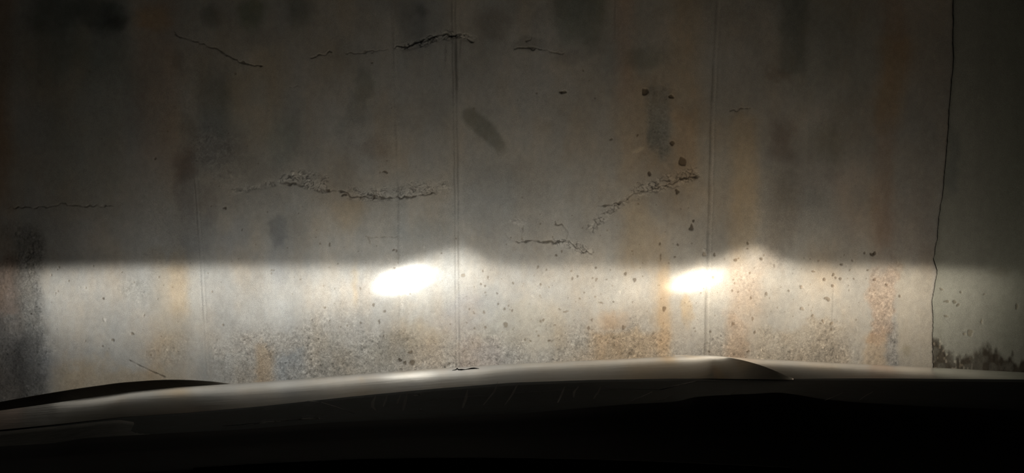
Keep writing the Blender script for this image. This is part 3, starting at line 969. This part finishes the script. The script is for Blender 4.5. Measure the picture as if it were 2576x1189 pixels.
def build_car():
    car = bpy.data.objects.new('car', None)
    car.location = (0, 0.9, 0)
    link(car, None, 'parked car seen over its dusty bonnet from behind the windscreen', 'car')
    bpy.context.view_layer.update()
    inv = car.matrix_world.inverted()

    # ---- bonnet: left ridge, long crown, bump and ridge on the right
    hood = sheet('hood', -330, 1996, 300,
          [(-500, 1100), (-200, 1058), (0, 1032), (100, 1018), (200, 1003), (325, 985), (450, 973), (600, 964), (750, 953), (900, 941), (1100, 926),
           (1290, 915), (1500, 905), (1650, 898), (1740, 893.5), (1790, 893), (1840, 899), (1880, 908), (1920, 920), (1960, 936), (1996, 953.5)],
          [(-300, 1.18), (0, 1.22), (150, 1.26), (330, 1.40), (450, 1.47), (640, 1.52), (1290, 1.47), (1750, 1.49), (1820, 1.26), (1900, 1.13), (1996, 1.055)],
          HOOD_NEAR, [(-300, 1.0), (0, 1.03), (400, 1.10), (1700, 1.12), (1800, 1.06), (2000, 1.045)], M_PAINT, car, sm=26, flat=[(-300, 1.0), (120, 0.9), (300, 0.15), (400, 0), (1790, 0), (1850, 0.9), (2000, 1.0)])
    # ---- left fender: a flat-topped crest with a sharp outer edge
    pxs = np.linspace(-330, 602, 120)
    lip = smooth_interp([(-500, 1100), (-200, 1058), (0, 1034), (100, 1020), (200, 1005), (325, 987), (450, 975), (602, 966)], pxs, 26)
    top = smooth_interp([(-500, 1120), (-300, 1070), (0, 1010), (100, 992), (200, 976), (300, 962), (380, 956), (430, 954), (480, 955), (540, 959), (602, 966), (640, 971)], pxs, 30)
    yl_ = smooth_interp([(-300, 1.18), (0, 1.22), (150, 1.26), (330, 1.40), (450, 1.47), (640, 1.52)], pxs, 60)
    rows = []
    for q in np.linspace(-0.15, 1, 16):
        rows.append([point(p, l + 6 + (t - l - 6) * q, yl + 0.03 + 0.05 * q) for p, l, t, yl in zip(pxs, lip, top, yl_)])
    rows.append([(x, y + 0.01, z - 0.012) for x, y, z in rows[-1]])
    rows.append([(x, y + 0.015, z - 0.12) for x, y, z in rows[-2]])
    ruled('fender', rows, M_PAINT, car)
    # ---- right fender beyond the bonnet ridge
    sheet('fender', 1690, 2900, 140,
          [(1600, 890), (1750, 893), (1840, 897), (1900, 902), (2100, 912), (2350, 924), (2576, 936), (2900, 956)],
          [(1600, 1.62), (2900, 1.62)], [(1600, 956), (1990, 957), (2200, 957), (2576, 962), (3000, 985)], [(1600, 1.30), (3000, 1.28)],
          M_PAINT, car, front=0.2, power=2.0)
    # ---- cowl between bonnet and glass
    pxs = np.linspace(-330, 2900, 200)
    nearline = HOOD_NEAR[:-1] + [(2010, 955), (2200, 956), (2576, 960), (3000, 980)]
    a = smooth_interp(nearline, pxs, 30); b = smooth_interp(DASH_TOP, pxs, 20)
    rows = []
    QY = ((-0.10, 1.10), (0.0, 1.045), (0.35, 0.96), (0.7, 0.87), (1.1, 0.79), (1.6, 0.73))
    for q, y in QY:
        rows.append([point(p, l + 1 + (t - l) * q, y) for p, l, t in zip(pxs, a, b)])

    def on_cowl(px, py, sink=0.0):
        l = float(interp(nearline, px)); t = float(interp(DASH_TOP, px))
        x, y, z = point(px, py, float(interp(QY, (py - l - 1) / (t - l))))
        return (x, y, z - sink)
    ruled('cowl_panel', rows[::-1], M_COWL, car)
    # pale end cap of the cowl, by the left pillar
    pxs = np.linspace(-330, 500, 60)
    a = smooth_interp([(-400, 1113), (0, 1085), (150, 1071), (300, 1055), (380, 1068), (500, 1090)], pxs, 20)
    b = smooth_interp(DASH_TOP, pxs, 20) + 3
    rows = [[point(p, l + (max(t, l + 1) - l) * q, 0.99 - 0.20 * q) for p, l, t in zip(pxs, a, b)] for q in (0, .25, .6, 1.0, 1.25)]
    ruled('cowl_end_cap', rows[::-1], M_COWL2, car)

    # ---- wipers parked in the cowl
    def wiper(arm_px, blade_px):
        w = tube([on_cowl(px, py, 0.0009) for px, py in arm_px], [(0.0018, 0.0014)] * (len(arm_px) - 1) + [(0.001, 0.001)], 8)
        arm = mesh_obj('wiper_arm', w[0], w[1], M_ARM, car)
        bl = tube([on_cowl(px, py, 0.0007) for px, py in blade_px], [(0.0011, 0.0010)] * len(blade_px), 6)
        mesh_obj('wiper_blade', bl[0], bl[1], M_RUBBER, arm)
    wiper([(560, 1071), (640, 1064), (700, 1058), (770, 1054), (840, 1051)], [(775, 1007), (810, 1012), (850, 1024), (892, 1040)])
    wiper([(1660, 980), (1700, 970), (1750, 959), (1880, 957)], [(1080, 1005), (1180, 997), (1300, 988), (1420, 980), (1537, 978), (1660, 980)])
    # washer jets
    for (px, py) in ((1537, 978), (1884, 953), (1323, 984), (1058, 1030)):
        bm = bmesh.new()
        bmesh.ops.create_uvsphere(bm, u_segments=10, v_segments=6, radius=0.0011)
        bmesh.ops.translate(bm, verts=bm.verts, vec=on_cowl(px, max(py, interp(nearline, px) + 2)))
        bm_obj('washer_jet', bm, M_CHROME, car)

    # ---- dashboard
    pxs = np.linspace(-700, 3300, 220)
    b = smooth_interp(DASH_TOP, pxs, 24)
    mid = smooth_interp([(-700, 1235), (200, 1195), (450, 1180), (680, 1166), (900, 1156), (1100, 1152.5), (1288, 1153), (1500, 1157), (1700, 1164), (1950, 1176), (2576, 1200), (3300, 1240)], pxs, 60)
    rows = [[point(p, t + 14, 0.74) for p, t in zip(pxs, b)], [point(p, t + 3, 0.715) for p, t in zip(pxs, b)], [point(p, t, 0.70) for p, t in zip(pxs, b)]]
    for q in (0.2, 0.5, 0.8, 1.0):
        rows.append([point(p, t + (m_ - t) * q, 0.70 - 0.2 * q) for p, t, m_ in zip(pxs, b, mid)])
    for dy, dp in ((0.01, 8), (0.03, 60), (0.03, 260)):
        rows.append([point(p, m_ + dp, 0.5 - dy) for p, m_ in zip(pxs, mid)])
    dash = ruled('dashboard', rows[::-1], M_DASH, car, thick=0.006)
    sel = (pxs > 480) & (pxs < 2000)
    pl = [point(p, m_, 0.497) for p, m_ in zip(pxs[sel], mid[sel])]  # thin strip added to imitate the faint reflection along the dash crease
    t = tube(pl, [(0.0010, 0.0007)] * len(pl), 6)
    mesh_obj('crease_sheen_strip', t[0], t[1], M_SHEEN, dash)

    # ---- windscreen
    def glass_pt(u, v, off=0.0):
        """u across -1..1, v up 0..1"""
        x = u * (0.80 - 0.10 * v)
        y = 0.735 - 0.62 * v - 0.06 * u * u
        z = 0.885 + 0.62 * v
        return (x, y - off * 0.7, z - off * 0.7)
    nu, nv = 24, 16
    V, Fc = [], []
    for off in (0.0, 0.005):
        for j in range(nv + 1):
            for i in range(nu + 1):
                V.append(glass_pt(-1 + 2 * i / nu, j / nv, off))
    def gi(l, j, i): return l * (nu + 1) * (nv + 1) + j * (nu + 1) + i
    for j in range(nv):
        for i in range(nu):
            Fc.append((gi(0, j, i), gi(0, j + 1, i), gi(0, j + 1, i + 1), gi(0, j, i + 1)))
            Fc.append((gi(1, j, i), gi(1, j, i + 1), gi(1, j + 1, i + 1), gi(1, j + 1, i)))
    for j in range(nv):
        for i in (0, nu):
            Fc.append((gi(0, j, i), gi(0, j + 1, i), gi(1, j + 1, i), gi(1, j, i)))
    for i in range(nu):
        for j in (0, nv):
            Fc.append((gi(0, j, i), gi(0, j, i + 1), gi(1, j, i + 1), gi(1, j, i)))
    ws = mesh_obj('windshield', V, Fc, M_GLASS, car)

    def on_glass(px, py):
        """where the sight line through px, py meets the inner face of the glass"""
        lo, hi = 0.1, 0.9
        for _ in range(30):
            m_ = 0.5 * (lo + hi)
            x, y, z = point(px, py, m_)
            v = (z - 0.885) / 0.62
            u = x / (0.80 - 0.10 * v)
            if m_ < 0.735 - 0.62 * v - 0.06 * u * u - 0.008: lo = m_
            else: hi = m_
        return point(px, py, lo)

    def glass_mark(pts, r, mat):
        w = tube([on_glass(px, py) for px, py in pts], [(r * k, 0.0003) for k in ([0.3] + [1] * (len(pts) - 2) + [0.5])], 6)
        mesh_obj('dirt_glint_mark', w[0], w[1], mat, ws)
    for pts, r in (([(945, 995), (938, 1010), (937, 1022), (946, 1032)], .0012), ([(974, 994), (970, 1008), (964, 1022)], .0010),
                   ([(1024, 990), (1019, 1010), (1014, 1032)], .0013), ([(1008, 992), (1002, 1005), (1000, 1015)], .0009),
                   ([(1176, 980), (1172, 1000), (1164, 1025)], .0013), ([(1252, 960), (1243, 985), (1216, 1018)], .0010),
                   ([(1302, 965), (1290, 990), (1270, 1018)], .0011), ([(1420, 972), (1412, 995), (1403, 1012)], .0011),
                   ([(1455, 972), (1444, 985), (1443, 998)], .0010), ([(1512, 972), (1502, 990), (1494, 1002)], .0010),
                   ([(1640, 985), (1612, 998), (1590, 1006)], .0012), ([(1700, 985), (1670, 1003), (1655, 1006)], .0010),
                   ([(1866, 975), (1850, 985), (1838, 992)], .0010), ([(2195, 985), (2180, 993), (2163, 1005)], .0009),
                   ([(2118, 988), (2100, 996), (2075, 1006)], .0008)):
        glass_mark(pts, r, M_SMEAR)
    for pts, r in (([(1041, 994), (1051, 993), (1061, 991)], .0013),
                   ([(640, 1066), (665, 1062), (720, 1057)], .0013), ([(752, 1054), (775, 1052), (805, 1052)], .0016)):  # these two marks paint the wiper arm's glint on the glass
        glass_mark(pts, r, M_SPOT)

    # ---- pillars and doors either side of the windscreen, outside the photo's frame
    for sx in (-1, 1):
        w = tube([(sx * 0.86, 0.86, 0.84), (sx * 0.83, 0.68, 0.94), (sx * 0.765, 0.40, 1.24), (sx * 0.70, 0.06, 1.53)], [(0.045, 0.035)] * 4, 10)
        mesh_obj('windshield_pillar', w[0], w[1], M_DASH, car)
        bm = bmesh.new()
        bmesh.ops.create_cube(bm, size=1)
        bmesh.ops.scale(bm, verts=bm.verts, vec=(0.10, 1.32, 0.66))
        bmesh.ops.translate(bm, verts=bm.verts, vec=(sx * 0.88, 0.34, 0.57))
        bmesh.ops.bevel(bm, geom=list(bm.edges), offset=0.02, segments=2, affect='EDGES')
        bm_obj('door', bm, M_PAINT, car)

    # ---- nose with the two head lamps, hidden from the driver by the bonnet
    bm = bmesh.new()
    prof = [(1.72, 0.60), (1.80, 0.56), (1.84, 0.48), (1.86, 0.40), (1.85, 0.26), (1.78, 0.20)]
    xs = np.linspace(-0.86, 0.86, 25)
    g = [[bm.verts.new((x, y - 0.16 * abs(x / .86) ** 2.5, z)) for (y, z) in prof] for x in xs]
    for i in range(len(xs) - 1):
        for j in range(len(prof) - 1):
            bm.faces.new((g[i][j], g[i + 1][j], g[i + 1][j + 1], g[i][j + 1]))
    bmp = bm_obj('front_bumper', bm, M_PAINT, car)
    m = bmp.modifiers.new('gauge', 'SOLIDIFY'); m.thickness = 0.01
    for sx in (-0.78, 0.78):
        bm = bmesh.new()
        bmesh.ops.create_cone(bm, cap_ends=True, segments=32, radius1=0.31, radius2=0.31, depth=0.2)
        bmesh.ops.bevel(bm, geom=[e for e in bm.edges if len(e.link_faces) == 2 and e.calc_face_angle() > 1], offset=0.04, segments=3, affect='EDGES')
        bmesh.ops.rotate(bm, verts=bm.verts, matrix=__import__('mathutils').Matrix.Rotation(math.pi / 2, 3, 'Y'))
        bmesh.ops.translate(bm, verts=bm.verts, vec=(sx * 0.93, 1.28, 0.31))
        bm_obj('front_wheel', bm, M_RUBBER, car)

    for (lx, aim, out, hot, hw, hh, edge, gain) in (
            (-0.63, 0.173, -1, 2.1, 70, 31, 1080, 1.0),
            (0.63, 0.173, 1, 1.5, 66, 25, 760, 1.0)):
        bowl = bmesh.new()
        seg = 24; pr = [(-0.08, 0.012), (-0.075, 0.03), (-0.045, 0.05), (-0.01, 0.062), (-0.01, 0.068), (-0.05, 0.064), (-0.09, 0.04), (-0.095, 0.0)]
        rings = [[bowl.verts.new((lx + r * math.cos(2 * math.pi * k / seg), LAMP_Y + y, LAMP_Z + r * math.sin(2 * math.pi * k / seg))) for k in range(seg)] for y, r in pr[:-1]]
        for r0, r1 in zip(rings, rings[1:]):
            for k in range(seg):
                bowl.faces.new((r0[k], r0[(k + 1) % seg], r1[(k + 1) % seg], r1[k]))
        bowl.faces.new(rings[-1]); bowl.faces.new(rings[0][::-1])
        hl = bm_obj('headlight', bowl, M_CHROME, car)
        lens = bmesh.new()
        cen = lens.verts.new((lx, LAMP_Y + 0.055, LAMP_Z))
        rr = [[lens.verts.new((lx + r * math.cos(2 * math.pi * k / seg), LAMP_Y + y, LAMP_Z + r * math.sin(2 * math.pi * k / seg))) for k in range(seg)]
              for y, r in ((0.05, 0.03), (0.035, 0.05), (-0.01, 0.066))]
        for k in range(seg): lens.faces.new((cen, rr[0][k], rr[0][(k + 1) % seg]))
        for r0, r1 in zip(rr, rr[1:]):
            for k in range(seg): lens.faces.new((r0[k], r1[k], r1[(k + 1) % seg], r0[(k + 1) % seg]))
        bm_obj('lens', lens, M_LENS, hl)
        ld = bpy.data.lights.new('bulb', 'POINT')
        ld.energy = 100.0 * LAMP_POWER
        ld.shadow_soft_size = 0.02
        beam_nodes(ld, aim, 0.690 - LAMP_Z, out, hot, hw, hh, edge, gain)
        lo = bpy.data.objects.new('bulb', ld)
        lo.location = (lx, LAMP_Y, LAMP_Z)
        link(lo, hl)

    # everything was laid out in room coordinates: hang it on the car's base
    for o in car.children:
        o.matrix_parent_inverse = inv
    return hood


def build_twig(hood):
    from mathutils.bvhtree import BVHTree
    me = hood.data
    bvh = BVHTree.FromPolygons([v.co.copy() for v in me.vertices], [tuple(p.vertices) for p in me.polygons])
    eye = Vector((0, 0, CZ))

    def on_hood(px, py, r):
        d = (Vector(point(px, py, 1.3)) - eye).normalized()
        hit = bvh.ray_cast(eye, d)[0]
        return hit + Vector((0, 0, r * 0.6)) if hit else Vector(point(px, py, 1.34))
    pts = [(1138, 931), (1147, 929.5), (1150, 927), (1153, 929.5), (1160, 929.5), (1170, 929), (1178, 928), (1186, 926.5), (1192, 926), (1205, 926.5)]
    rad = [.0003, .0006, .0010, .0007, .0009, .0004, .0006, .0009, .0009, .0003]
    w = tube([on_hood(px, py, r) for (px, py), r in zip(pts, rad)], rad, 6)
    mesh_obj('twig', w[0], w[1], M_TWIG, None, label='thin dark broken twig lying on the car bonnet', cat='twig')


def build_floor():
    bm = bmesh.new()
    bmesh.ops.create_cube(bm, size=1)
    bmesh.ops.scale(bm, verts=bm.verts, vec=(8.4, 6.8, 0.2))
    bmesh.ops.translate(bm, verts=bm.verts, vec=(0, 0.4, -0.1))
    bm_obj('floor', bm, M_FLOOR, None, smooth=False, kind='structure', label='plain grey concrete floor under the car', cat='floor')


build_walls()
build_floor()
hood_panel = build_car()
build_twig(hood_panel)
